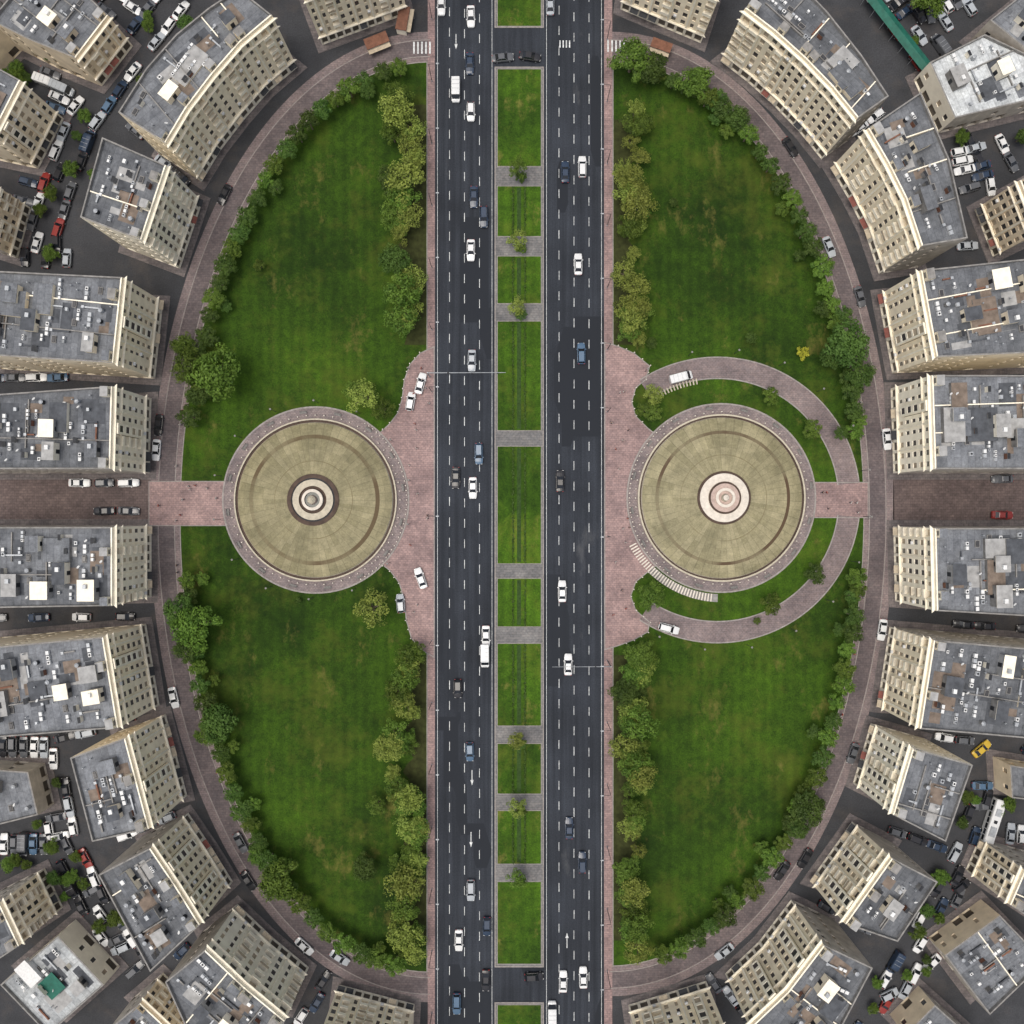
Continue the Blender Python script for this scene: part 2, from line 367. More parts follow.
# ---------------------------------------------------------------- buildings
FOOT=[]
def cell(mb,o,u,n,w,h,ww,wh,s,k,g,rec=.28,rev=None):
    U=Vector((0,0,1)); x0=(w-ww)/2
    O=[o,o+u*w,o+u*w+U*h,o+U*h]; I=[o+u*x0+U*s,o+u*(x0+ww)+U*s,o+u*(x0+ww)+U*(s+wh),o+u*x0+U*(s+wh)]; R=[p-n*rec for p in I]
    for i in range(4):
        j=(i+1)%4; mb.face([O[i],O[j],I[j],I[i]],k); mb.face([I[i],I[j],R[j],R[i]],rev or k)
    mb.face(R,g)
def building(roof,h,wall='wallA',roofk='roof',dens=1.0,name='apartment_building',rich=True,extra=None):
    rng=random.Random(int(roof[0][0]*7+roof[0][1]*13+h))
    par=.9; k=(D-h-par)/D
    P=ccw([(W(*p)[0]*k,W(*p)[1]*k) for p in roof]); n=len(P)
    FOOT.append(P); idx=len(FOOT)
    cx=sum(p[0] for p in P)/n; cy=sum(p[1] for p in P)/n
    toc=Vector((-cx,-cy)).normalized(); best=None
    if abs(cx)>75 and abs(cy)<62: toc=Vector((-math.copysign(1,cx),0))
    for i in range(n):
        a=Vector(P[i]);b=Vector(P[(i+1)%n]); e=(b-a); L=e.length; nn=Vector((e.y,-e.x))/L
        sc=nn.dot(toc)*(1.0 if nn.dot(toc)>.6 else .2)*min(L,40)**.5
        if best is None or sc>best[0]: best=(sc,i,math.atan2(e.y,e.x))
    th=best[2]; ca,sa=math.cos(-th),math.sin(-th)
    Q=[((x-cx)*ca-(y-cy)*sa,(x-cx)*sa+(y-cy)*ca) for x,y in P]
    tl=Vector((toc.x*ca-toc.y*sa,toc.x*sa+toc.y*ca))
    mb=MB(); gf=4.0; ns=max(1,round((h-gf-.6)/3.0)); sh=(h-gf-.6)/ns; U=Vector((0,0,1))
    style=rng.choice([0,1,2,1]); ww=rng.uniform(.85,1.2); wh=rng.uniform(1.75,2.15)
    bwf=rng.uniform(2.1,2.7)
    z0=gf+sh*ns
    isf=[]
    for i in range(n):
        a=Vector((*Q[i],0));b=Vector((*Q[(i+1)%n],0)); e=b-a; L=e.length; u=e/L; nn=Vector((e.y,-e.x,0))/L; an=math.atan2(u.y,u.x)
        front=rich and nn.xy.dot(tl)>.6; isf.append(front)
        bw=bwf if front else 3.6; nb=max(1,round(L/bw)); bw=L/nb
        wk=wall if (front or rng.random()<.4) else 'sidewall'
        for j in range(nb):
            o=a+u*bw*j
            if not front and rng.random()<.4:
                mb.face([o,o+u*bw,o+u*bw+U*gf,o+U*gf],wk); continue
            cell(mb,o,u,nn,bw,gf,bw*.72,2.7,.3,'trim' if front else wk,'shop',.5)
            if front and rng.random()<.3:
                p=o+u*.2; q=o+u*(bw-.2); kk=rng.choice(['awn','awn2','awn2','dark','dark'])
                mb.face([p+U*3.4+nn*.05,q+U*3.4+nn*.05,q+U*2.9+nn*1.3,p+U*2.9+nn*1.3],kk)
        per=rng.choice([3,4,5,6]); ph=rng.randrange(per)
        for j in range(nb):
            kind='w'
            q=(j+ph)%per
            if front:
                if style==1 and q==0 and 0<j<nb-1: kind='o'
                elif style in(0,2) and q==1: kind='b'
                elif q==per-1 and rng.random()<.25: kind='b'
            blank=(not front) and rng.random()<.45
            wj=ww*rng.choice([1,1,.75]) if front else ww
            for s in range(ns):
                o=a+u*bw*j+U*(gf+sh*s)
                if blank: mb.face([o,o+u*bw,o+u*bw+U*sh,o+U*sh],wk); continue
                r_=rng.random(); g='glass' if r_<.62 else 'glassb'
                if kind=='o' and 0<s<ns:
                    pr=.95; o2=o+nn*pr+u*.1; w2=bw-.2
                    cell(mb,o2,u,nn,w2,sh,w2*.6,wh,.5,'trim',g,.12)
                    mb.face([o+u*.1,o2,o2+U*sh,o+u*.1+U*sh],wk); r=o+u*(bw-.1); r2=r+nn*pr
                    mb.face([r,r2,r2+U*sh,r+U*sh],wk)
                    if s==ns-1: mb.face([o+u*.1+U*sh,r+U*sh,r2+U*sh,o2+U*sh],'trim')
                    if s==1: mb.face([o+u*.1,r,r2,o2],wk)
                else:
                    cell(mb,o,u,nn,bw,sh,wj if kind!='b' else bw*.6,wh,.55 if kind!='b' else .2,wk,g,.22 if kind!='b' else .6)
                    if kind=='b' and s>0:
                        c=o+u*bw*.5+nn*.56
                        mb.box((c.x,c.y,c.z),(bw*.86,1.1,.16),'trim',an)
                        c2=c+nn*.5; mb.box((c2.x,c2.y,c2.z+.16),(bw*.86,.08,.8),'trim' if rng.random()<.7 else 'glassb',an)
                    elif front and rng.random()<.12:
                        c=o+u*(bw*.5+.2)+nn*.3; mb.box((c.x,c.y,c.z+.02),(.75,.5,.5),'white',an)
            if front and kind!='o' and q in(0,2,4) and j>0:
                c=a+u*bw*j+nn*.16; mb.box((c.x,c.y,gf+.2),(.42,.32,z0-gf-.1),'trim',an)
            if front and q==ph%per:
                c=a+u*bw*(j+.5)-nn*1.35
                mb.box((c.x,c.y,h),(bw*.85,1.75,2.0+.4*rng.random()),wall,an,top=rng.choice(['conc','patchL','roof']))
                c=c+nn*.9; mb.box((c.x,c.y,h+.95),(bw*.45,.06,.8),'glass',an)
        mb.face([a+U*z0,b+U*z0,b+U*(h+par),a+U*(h+par)],wk)
    def ring(o1,z0,z1,k):
        B=offset(Q,o1); A=Q
        for i in range(n):
            if not isf[i]: continue
            j=(i+1)%n
            mb.face([(*A[i],z1),(*A[j],z1),(*B[j],z1),(*B[i],z1)],k); mb.face([(*A[i],z0),(*A[j],z0),(*B[j],z0),(*B[i],z0)],k)
            mb.face([(*B[i],z0),(*B[j],z0),(*B[j],z1),(*B[i],z1)],k)
            mb.face([(*A[i],z0),(*B[i],z0),(*B[i],z1),(*A[i],z1)],k); mb.face([(*A[j],z0),(*B[j],z0),(*B[j],z1),(*A[j],z1)],k)
    A=offset(Q,-.32)
    for i in range(n):
        j=(i+1)%n
        mb.face([(*A[i],h+par),(*A[j],h+par),(*Q[j],h+par),(*Q[i],h+par)],'trim' if isf[i] else 'conc'); mb.face([(*A[i],h),(*A[j],h),(*A[j],h+par),(*A[i],h+par)],'conc')
    mb.face([(*p,h) for p in A],roofk)
    if rich:
        ring(.6,z0+.15,z0+.45,'trim'); ring(.5,gf-.1,gf+.15,'trim'); ring(.42,gf+sh*(ns-1)-.08,gf+sh*(ns-1)+.12,'trim')
    In=offset(Q,-1.2); xs=[p[0] for p in In]; ys=[p[1] for p in In]
    def local_ang(x,y):
        bd=None
        for i in range(n):
            a=Vector(Q[i]);b=Vector(Q[(i+1)%n]); e=b-a; nn=Vector((e.y,-e.x))/e.length
            if nn.dot(tl)<.5: continue
            t_=max(0,min(1,(Vector((x,y))-a).dot(e)/e.length_squared)); d=(a+e*t_-Vector((x,y))).length
            if bd is None or d<bd[0]: bd=(d,math.atan2(e.y,e.x))
        return bd[1] if bd else 0
    if dens>0.5:
        x=min(xs)+rng.uniform(4,8)
        while x<max(xs)-3:
            yy=[]
            A=offset(Q,-.4)
            for i in range(n):
                x1,y1=A[i];x2,y2=A[(i+1)%n]
                if (x1-x)*(x2-x)<0: yy.append(y1+(x-x1)*(y2-y1)/(x2-x1))
            if len(yy)==2:
                y0,y1=sorted(yy)
                if rng.random()<.5: y0+= (y1-y0)*rng.uniform(.2,.6)
                mb.box((x,(y0+y1)/2,h),(.25,(y1-y0)-.1,rng.uniform(.5,.86)),rng.choice(['trim','conc','conc']))
            x+=rng.uniform(5,11)
        for q in range(rng.choice([1,2,3])):
            y=min(ys)+(max(ys)-min(ys))*rng.uniform(.25,.75); xx=rng.uniform(min(xs),max(xs)*.3); L=rng.uniform(5,12)
            if inside(In,xx,y) and inside(In,xx+L,y): mb.box((xx+L/2,y,h),(L,.25,.45),'conc')
        for q in range(int(abs(area(Q))/110)):
            w=rng.uniform(4,9); l=rng.uniform(3.5,7); x=rng.uniform(min(xs),max(xs)); y=rng.uniform(min(ys),max(ys)); an=local_ang(x,y)
            ca_,sa_=math.cos(an),math.sin(an)
            if all(inside(In,x+(sx*w*ca_-sy*l*sa_)/2,y+(sx*w*sa_+sy*l*ca_)/2) for sx in(-1,1) for sy in(-1,1)):
                hh=rng.uniform(.35,1.5)+q*.013; mb.box((x,y,h),(w,l,hh),rng.choice(['conc',wall]),an,top=rng.choice(['roof','patchL','patch','roof','patchB']))
    placed=[]
    A_=abs(area(Q)); N=int(A_/3.0*dens)
    zz=.004
    for q in range(int(A_/20)):
        x=rng.uniform(min(xs),max(xs)); y=rng.uniform(min(ys),max(ys)); w=rng.uniform(1.5,6); l=rng.uniform(1.5,5)
        if all(inside(In,x+sx*w/2,y+sy*l/2) for sx in(-1,1) for sy in(-1,1)):
            zz+=.003
            c=[(x-w/2,y-l/2),(x+w/2,y-l/2),(x+w/2,y+l/2),(x-w/2,y+l/2)]
            mb.face([(*p,h+zz) for p in c],rng.choice(['patch','patch','patchL','roof','patchB']))
    for q in range(N):
        x=rng.uniform(min(xs),max(xs)); y=rng.uniform(min(ys),max(ys))
        if not inside(In,x,y): continue
        r=rng.random(); an=local_ang(x,y)
        if q<A_/65: typ='bulk'; rad=2.5
        elif r<.42: typ='ac'; rad=.9
        elif r<.60: typ='duct'; rad=1.1
        elif r<.72: typ='vent'; rad=.35
        elif r<.77: typ='tank'; rad=.8
        elif r<.86: typ='sky'; rad=1.0
        elif r<.96: typ='chim'; rad=.7
        else: typ='dish'; rad=.6
        if not all(inside(In,x+rad*math.cos(t_),y+rad*math.sin(t_)) for t_ in(0,1.57,3.14,4.71)): continue
        if any((x-a)**2+(y-b)**2<(rad+c)**2 for a,b,c in placed): continue
        placed.append((x,y,rad))
        if typ=='bulk':
            w=rng.uniform(2.4,5); l=rng.uniform(2.2,3.8); hh=rng.uniform(1.8,3.0)
            kk=rng.choice([wall,'conc',wall,'patchL']); mb.box((x,y,h),(w,l,hh),kk,an); mb.box((x,y,h+hh),(w+.3,l+.3,.16),rng.choice(['conc','trim']),an,top=rng.choice([roofk,'patchL','patch','trim']))
            if rng.random()<.5: mb.box((x+w*.2*math.cos(an),y+w*.2*math.sin(an),h+hh+.16),(1,.8,.7),rng.choice(['white','metal']),an)
            dx,dy=-math.sin(an),math.cos(an); mb.box((x-dx*(l/2+.01),y-dy*(l/2+.01),h),(.95,.06,1.6),'dark',an)
        elif typ=='ac':
            m_=rng.randint(1,3); s=rng.uniform(.5,.95)
            for j in range(m_):
                ox=(j-(m_-1)/2)*(s+.25); X=x+ox*math.cos(an);Y=y+ox*math.sin(an)
                mb.box((X,Y,h+.15),(s,s*.8,.7),rng.choice(['white','metal','white']),an,top=rng.choice(['metal','white','white']))
                if rng.random()<.3: mb.tube((X,Y,h+.85),(X,Y,h+.89),s*.28,s*.28,'dark',8)
        elif typ=='duct':
            L=rng.uniform(1.5,5); a2=an+rng.choice([0,math.pi/2])
            if inside(In,x+L/2*math.cos(a2),y+L/2*math.sin(a2)) and inside(In,x-L/2*math.cos(a2),y-L/2*math.sin(a2)):
                mb.box((x,y,h+.2),(L,.32,.35),rng.choice(['metal','conc','rust','metal','patch']),a2)
                mb.box((x+L*.4*math.cos(a2),y+L*.4*math.sin(a2),h),(.6,.6,.8),'metal',a2)
        elif typ=='vent': mb.tube((x,y,h),(x,y,h+.8),.12,.12,'metal',6); mb.tube((x,y,h+.8),(x,y,h+1.0),.22,.1,'metal',6)
        elif typ=='tank': mb.tube((x,y,h+.2),(x,y,h+1.3),.5,.5,rng.choice(['metal','conc','dark']),12); mb.tube((x,y,h+1.3),(x,y,h+1.5),.5,.15,'metal',12)
        elif typ=='sky':
            mb.box((x,y,h),(1.6,1.0,.35),'conc',an); mb.box((x,y,h+.352),(1.35,.8,.1),'glass',an,taper=.8)
        elif typ=='chim': mb.box((x,y,h),(1.2,.5,1.5),rng.choice(['trim','rust','conc']),an); mb.box((x,y,h+1.5),(1.35,.65,.12),'conc',an,top='dark')
        else:
            mb.tube((x,y,h),(x,y,h+1.1),.05,.05,'metal',6); mb.tube((x,y,h+1.1),(x+.15,y+.1,h+1.3),.12,.4,'white',12)
    if extra=='greenpad':
        mb.box((0,0,h+1.2),(5,4.5,.12),'green'); mb.box((6,2,h),(6,3.5,1.6),'white')
    o=mb.obj(name,(cx,cy,0),th)
    slab('pavement',offset(P,1.6),.175+.002*idx,'slab')
    return o
H=22.5
B=building
B([(118,112),(165,143),(186,108),(212,74),(240,42),(272,15),(238,-12),(208,8),(176,34),(146,68)],H,'wallA')
B([(80,217),(102,137),(166,165),(141,240)],H,'wallB')
B([(-60,268),(122,277),(113,363),(-60,352)],H,'wallA')
B([(-60,398),(112,386),(110,469),(-60,469)],21,'wallB')
B([(-60,527),(112,527),(112,606),(-60,609)],21,'wallB')
B([(-60,652),(103,637),(118,728),(-60,742)],H,'wallA')
B([(70,758),(125,738),(149,829),(92,842)],H,'wallA')
B([(98,875),(150,848),(175,885),(200,925),(150,972)],H,'wallA')
B([(165,982),(205,950),(244,987),(285,1021),(262,1070),(205,1070)],H,'wallB')
B([(318,1040),(403,1062),(400,1120),(310,1105)],H,'wallA')
B([(300,-10),(395,-45),(385,-95),(280,-65)],H,'wallA')
B([(-55,125),(-25,55),(20,80),(-8,135)],19,'wallA'); B([(-65,165),(-13,180),(-28,235),(-70,222)],18,'wallC')
B([(-10,20),(45,-45),(108,15),(75,58),(30,40)],13,'wallC')
B([(-60,932),(-1,903),(19,946),(-40,985)],19,'wallA')
B([(0,985),(58,936),(104,985),(48,1035)],8,'wallB','roofW',.5,'low_building',False,'greenpad')
B([(-30,768),(28,772),(38,815),(-30,832)],7,'wallB','roof',.35,'low_building',False)
B([(108,1030),(140,1003),(190,1050),(160,1080)],13,'wallC')
B([(-80,40),(-30,-30),(0,10),(-50,60)],13,'wallC',rich=False)
B([(745,8),(775,31),(805,58),(833,87),(858,118),(889,96),(862,55),(828,12),(790,-28)],H,'wallA')
B([(868,128),(888,162),(906,198),(922,246),(968,238),(950,160),(921,92)],H,'wallA')
B([(921,270),(1090,252),(1090,350),(937,357)],H,'wallA')
B([(932,375),(1090,375),(1090,469),(935,469)],21,'wallB')
B([(935,528),(1090,528),(1090,620),(937,611)],21,'wallB')
B([(934,640),(1090,654),(1090,744),(920,729)],H,'wallA')
B([(913,748),(973,765),(946,842),(893,815)],H,'wallB')
B([(892,858),(938,882),(898,942),(845,924)],H,'wallA')
B([(824,945),(873,968),(830,1050),(750,1028),(788,992)],H,'wallA')
B([(729,1036),(642,1063),(650,1120),(740,1105)],H,'wallA')
B([(723,-12),(633,-50),(640,-105),(740,-65)],H,'wallA')
B([(930,62),(985,34),(1040,60),(1050,95),(955,118)],8,'wallB','roofW',.8,'low_building',False)
B([(990,20),(1040,-20),(1070,30),(1030,52)],9,'wallB','roof',.8,'low_building',False)
B([(1020,180),(1075,150),(1095,205),(1040,232)],19,'wallC')
B([(1025,870),(1080,885),(1070,945),(1010,905)],19,'wallA')
B([(945,955),(1000,915),(1045,962),(990,1015)],8,'wallC','roof',1,'low_building',False)
B([(905,1035),(935,1005),(985,1050),(950,1080)],8,'wallC','roof',1,'low_building',False)
B([(1010,765),(1070,775),(1070,805),(1012,798)],7,'wallC','roof',.8,'low_building',False)
mb=MB(); mb.box((0,0,0),(7,3,3),'trim'); mb.box((0,0,3),(7.4,3.4,.3),'awn',top='rust'); mb.box((0,-2.3,2.4),(7.2,1.3,.1),'awn2')
for i in range(4): mb.box((-2.7+i*1.8,-1.52,.9),(1.2,.06,1.3),'glass')
km=mb.mesh('kiosk'); inst('market_kiosk',km,(*W(378,46),.12),math.radians(22),.8); inst('market_kiosk',km,(*W(404,24),.12),math.radians(80),.8); inst('market_kiosk',km,(*W(660,50),.12),math.radians(-20),.7)
mb=MB()
mb.face([(-12,-1.5,3.2),(12,-1.5,3.2),(12,0,3.9),(-12,0,3.9)],'green'); mb.face([(-12,1.5,3.2),(12,1.5,3.2),(12,0,3.9),(-12,0,3.9)],'green')
for i in range(7):
    for sy in(-1.4,1.4): mb.tube((-11.5+i*3.8,sy,0),(-11.5+i*3.8,sy,3.2),.07,.07,'metal',6)
mb.obj('market_canopy',(*W(893,38),0),math.radians(-52))
# ---------------------------------------------------------------- vehicles
CARCOL={'white':(.70,.71,.71,1),'black':(.02,.02,.024,1),'navy':(.022,.04,.075,1),'silver':(.38,.41,.44,1),'grey':(.10,.105,.115,1),'blue':(.07,.13,.21,1),'red':(.24,.03,.025,1),'yellow':(.55,.38,.04,1)}
for k_,c in CARCOL.items():
    t=NT('car_paint_'+k_); M['c_'+k_]=t.out(t.mix(t.noise(.8,3),tuple(v*.9 for v in c[:3])+(1,),c),.3); t.b.inputs['Coat Weight'].default_value=.5; t.b.inputs['Coat Roughness'].default_value=.08
M['tyre']=simple('tyre_rubber',(.02,.02,.02,1),.9,.2,3); M['lampw']=simple('headlamp',(.7,.7,.68,1),.2,.1,3); M['lampr']=simple('tail_lamp',(.35,.02,.02,1),.3,.1,3)
t=NT('car_glass'); M['cglass']=t.out((.012,.015,.02,1),.06); t.b.inputs['Specular IOR Level'].default_value=.6
def loft(mb,secs,k,cap=True):
    m_=len(secs[0])
    for a,b in zip(secs,secs[1:]):
        for j in range(m_-1): mb.face([a[j],a[j+1],b[j+1],b[j]],k)
    if cap: mb.face(secs[0],k); mb.face(secs[-1],k)
def carmesh(col,typ='sedan'):
    mb=MB(); p='c_'+col
    if typ in('sedan','hatch','suv'):
        L={'sedan':2.4,'hatch':2.1,'suv':2.35}[typ]; hb={'sedan':.92,'hatch':.98,'suv':1.08}[typ]; ht={'sedan':1.43,'hatch':1.5,'suv':1.72}[typ]
        st=[(-L,.66,hb-.22),(-L+.12,.80,hb-.04),(-L+.5,.89,hb),(-1.2,.92,hb+.02),(0,.92,hb+.02),(1.0,.91,hb),(L-.6,.87,hb-.10),(L-.18,.78,hb-.2),(L,.60,hb-.34)]
        secs=[]
        for x,w,z in st:
            secs.append([(x,-w*.9,.25),(x,-w,.45),(x,-w,z-.16),(x,-w*.93,z-.03),(x,-w*.5,z+.03),(x,0,z+.045),(x,w*.5,z+.03),(x,w*.93,z-.03),(x,w,z-.16),(x,w,.45),(x,w*.9,.25)])
        loft(mb,secs,p)
        xr0={'sedan':-1.75,'hatch':-2.0,'suv':-2.22}[typ]; xr1={'sedan':-1.05,'hatch':-1.6,'suv':-1.95}[typ]; xf0=1.05; xf1=.35
        zb=hb; w0=.80; w1=.62
        A=[(xr0,-w0,zb),(xf0,-w0,zb),(xf0,w0,zb),(xr0,w0,zb)]; T=[(xr1,-w1,ht-.06),(xf1,-w1,ht-.06),(xf1,w1,ht-.06),(xr1,w1,ht-.06)]
        for i in range(4):
            j=(i+1)%4; mb.face([A[i],A[j],T[j],T[i]],'cglass')
        R=[(xr1+.12,-w1+.08,ht),(xf1-.12,-w1+.08,ht),(xf1-.12,w1-.08,ht),(xr1+.12,w1-.08,ht)]
        mb.face(R,p)
        for i in range(4): j=(i+1)%4; mb.face([T[i],T[j],R[j],R[i]],p)
        for i in range(4): mb.tube(A[i],T[i],.055,.05,p,6)
        for s in(-1,1):
            mb.tube((-.35,s*.80,zb),(-.35,s*(w1+.01),ht-.05),.05,.045,p,6); mb.box((.85,s*.98,hb-.02),(.16,.2,.13),p)
            mb.box((L-.2,s*.56,hb-.40),(.3,.34,.13),'lampw'); mb.box((-L+.1,s*.6,hb-.28),(.22,.3,.14),'lampr')
            for xx in(-1.4,1.42): mb.tube((xx,s*.72,.33),(xx,s*.935,.33),.33,.33,'tyre',14); mb.tube((xx,s*.93,.33),(xx,s*.945,.33),.19,.19,'metal',10)
        mb.box((L-.06,0,.3),(.1,1.2,.18),'dark'); mb.box((-L+.05,0,.3),(.1,1.2,.16),'dark')
    elif typ=='van':
        st=[(-2.6,.88,2.0),(-2.5,.95,2.15),(.9,.95,2.15),(1.35,.93,1.95)]
        secs=[[(x,-w,.3),(x,-w,z-.25),(x,-w*.9,z-.05),(x,0,z),(x,w*.9,z-.05),(x,w,z-.25),(x,w,.3)] for x,w,z in st]; loft(mb,secs,p)
        secs=[[(x,-w,.3),(x,-w,z-.1),(x,0,z),(x,w,z-.1),(x,w,.3)] for x,w,z in((1.35,.94,1.25),(2.3,.9,1.08),(2.6,.7,.8))]; loft(mb,secs,p)
        mb.face([(1.37,-.82,1.9),(1.37,.82,1.9),(2.05,.84,1.2),(2.05,-.84,1.2)],'cglass')
        for s in(-1,1):
            mb.face([(1.36,s*.9,1.85),(1.36,s*.93,1.2),(2.03,s*.88,1.2)],'cglass'); mb.box((1.5,s*1.05,1.2),(.15,.25,.25),'dark')
            mb.box((.9,s*.953,1.25),(.8,.02,.55),'cglass'); mb.box((2.5,s*.6,.7),(.15,.25,.15),'lampw'); mb.box((-2.58,s*.75,.8),(.08,.15,.4),'lampr')
            for xx in(-1.7,1.75): mb.tube((xx,s*.75,.36),(xx,s*.97,.36),.36,.36,'tyre',14)
        for i in range(3): mb.box((-1.8+i*.95,0,2.152),(.05,1.5,.05),'metal')
    elif typ=='bus':
        st=[(-5.6,1.15,2.9),(-5.5,1.25,3.0),(5.4,1.25,3.0),(5.6,1.12,2.85)]
        secs=[[(x,-w,.35),(x,-w,z-.2),(x,-w*.92,z),(x,w*.92,z),(x,w,z-.2),(x,w,.35)] for x,w,z in st]; loft(mb,secs,p)
        for s in(-1,1):
            for i in range(7): mb.box((-4.6+i*1.5,s*1.256,1.4),(1.3,.02,.95),'cglass')
            for xx in(-3.4,3.6): mb.tube((xx,s*1.0,.48),(xx,s*1.27,.48),.48,.48,'tyre',14)
        mb.box((5.61,0,1.2),(.04,2.0,1.4),'cglass'); mb.box((-2.5,0,3.0),(2.4,1.5,.25),'metal'); mb.box((2.4,0,3.0),(1.8,1.3,.22),'metal'); mb.box((0,0,3.0),(.8,.8,.12),'dark')
    return mb.mesh(typ+'_'+col)
CM={}
def car(col,typ='sedan',x=0,y=0,rz=0,name='car',z=.01,world=False):
    if (col,typ) not in CM: CM[(col,typ)]=carmesh(col,typ)
    p=(x,y) if world else W(x,y)
    return inst({'van':'van','bus':'bus'}.get(typ,name),CM[(col,typ)],(*p,z),rz,(1.12,1.12,1.08) if typ!='bus' else 1)
dn=-math.pi/2; up=math.pi/2
for x,y,c,ty in [(441.5,6,'white','sedan'),(456,92,'white','van'),(470,65,'navy','sedan'),(471,18,'white','sedan'),(471,113,'white','hatch'),(474,198,'navy','sedan'),(484,218,'navy','suv'),(471,251,'white','sedan'),(472,361,'silver','sedan'),(456,478,'black','sedan'),(479,454,'blue','suv'),(473,488,'white','sedan'),(486,636,'white','sedan'),(485,655,'white','van'),(458,688,'black','hatch'),(470,751,'blue','hatch'),(471,889,'silver','suv'),(459,939,'white','sedan'),(457,1002,'blue','suv'),(486,979,'black','sedan'),(487,925,'navy','hatch'),(442,-28,'black','sedan'),(471,-40,'white','sedan'),(456,1050,'white','sedan')]:
    car(c,ty,x,y,dn+random.uniform(-.02,.02))
for x,y,c,ty in [(550,6,'silver','sedan'),(565,173,'navy','sedan'),(582,168,'white','suv'),(578,265,'white','sedan'),(581,354,'blue','suv'),(560,481,'black','sedan'),(562,591,'white','sedan'),(568,664,'white','sedan'),(569,827,'navy','sedan'),(582,861,'navy','suv'),(563,980,'white','sedan'),(583,976,'white','sedan'),(552,1011,'white','van'),(595,1040,'grey','sedan'),(566,-30,'white','sedan')]:
    car(c,ty,x,y,up+random.uniform(-.02,.02))
car('grey','sedan',503,59,.1); car('black','sedan',530,58,-.15); car('black','hatch',534,975,.05)
for x,y,a,c,ty in [(421,384,75,'white','sedan'),(411,402,80,'white','hatch'),(421,578,110,'white','sedan'),(401,603,95,'silver','hatch'),(668,628,-15,'white','suv'),(680,378,15,'white','van')]:
    car(c,ty,x,y,math.radians(a),'parked_car',.26)
cols=['white']*6+['silver']*3+['grey']*6+['black']*6+['navy']*3+['blue']*1+['red']*1
offF=[offset(P,.9) for P in FOOT]; occ=[]
def free(x,y,r):
    for P in offF:
        if inside(P,x,y): return False
    return all((x-a)**2+(y-b)**2>r*r for a,b in occ)
def park(line,offs,occp=.75,step=21,perp=False):
    for (x0,y0),(x1,y1) in zip(line,line[1:]):
        L=math.hypot(x1-x0,y1-y0); ux,uy=(x1-x0)/L,(y1-y0)/L; a=math.atan2(-uy,ux)
        t_=6
        while t_<L-4:
            for o in offs:
                if random.random()<occp:
                    px_=x0+ux*t_-uy*o; py_=y0+uy*t_+ux*o
                    if inell(px_,py_,27): continue
                    if 425<px_<615: continue
                    x,y=W(px_,py_); aa=a+(math.pi/2 if perp else 0)
                    dx,dy=math.cos(aa)*2.1,math.sin(aa)*2.1
                    if free(x,y,2.3 if perp else 4.6) and free(x+dx,y+dy,1.5) and free(x-dx,y-dy,1.5):
                        occ.append((x,y)); car(random.choice(cols),random.choice(['sedan','sedan','hatch','suv','sedan','van' if random.random()<.3 else 'hatch']),x,y,aa+random.choice([0,math.pi])+random.uniform(-.05,.05),'parked_car',.14 if 474<py_<524 else .03,True)
            t_+=step+random.uniform(-1,1.5)
park([(40,250),(62,180),(85,120),(120,70),(175,0),(200,-40)],(-14,-3,13),.9,19)
park([(30,150),(75,45),(120,-20)],(-10,8),.85,9.5,True)
park([(30,220),(60,110)],(-10,8),.85,9.5,True); park([(110,60),(160,-20)],(-6,),.9,9.5,True)
park([(-30,250),(75,252)],(-7,7),.85,9.5,True); park([(-30,378),(140,378)],(0,),.7); park([(-30,618),(140,616)],(0,),.6)
park([(-30,497),(70,497)],(-17,17),.85,9.5,True); park([(75,497),(140,497)],(-14,14),.4,24); park([(-30,750),(60,752)],(-5,6),.85,9.5,True)
park([(48,765),(62,840),(95,910),(150,985),(200,1040)],(-15,-4,9),.9,19)
park([(-20,850),(50,850)],(-7,7),.9,9.5,True); park([(30,960),(90,925)],(-6,),.7)
park([(70,860),(120,960),(160,1010)],(-8,),.8,9.5,True); park([(55,770),(70,850)],(6,),.8,9.5,True)
park([(900,20),(935,70),(975,130),(1000,180),(1010,250)],(-16,-5,12),.85,19)
park([(870,-20),(905,25),(935,20),(985,-10)],(-7,7),.85,9.5,True)
park([(960,130),(1040,110)],(-10,8),.85,9.5,True); park([(905,497),(1050,497)],(-18,18),.45,22); park([(960,247),(1040,245)],(0,),.8)
park([(965,145),(985,225)],(-8,8),.85,9.5,True); park([(985,235),(1040,230)],(0,),.8,9.5,True)
park([(1040,750),(985,790),(965,850),(940,900),(905,960),(860,1040)],(-13,-3,10),.85,20)
park([(965,838),(1030,842)],(-8,8),.85,9.5,True); park([(930,915),(990,900)],(-6,8),.8); park([(900,1000),(940,960)],(-6,6),.8)
park([(975,770),(975,830)],(-6,),.8,9.5,True); park([(955,870),(985,905)],(-6,6),.8,9.5,True); park([(880,990),(900,1030)],(-6,6),.8,9.5,True)
for l in([(60,735),(150,716)],[(85,855),(180,815)],[(150,985),(235,905)],[(290,1040),(330,975)],[(300,0),(330,45)],[(130,130),(200,190)],[(700,20),(735,-30)],[(820,160),(890,110)],[(905,255),(1000,250)],[(895,372),(1030,362)],[(890,622),(1030,632)],[(875,730),(980,745)],[(850,818),(940,850)],[(800,895),(880,940)],[(712,975),(760,1040)]):
    park(l,(-3,3),.55,21)
car('white','bus',989,818,math.radians(72),z=.02); car('yellow','sedan',980,748,math.radians(40),z=.02)
def ringcar(e,th,o_,c,ty='sedan',nm='parked_car'):
    th=math.radians(th); cx,cy,a,b,sg=e; x=cx+sg*(a+o_)*math.cos(th); y=cy+(b+o_)*math.sin(th)
    car(c,ty,x,y,math.atan2(-(b*math.cos(th)),-sg*a*math.sin(th)),nm,.15)
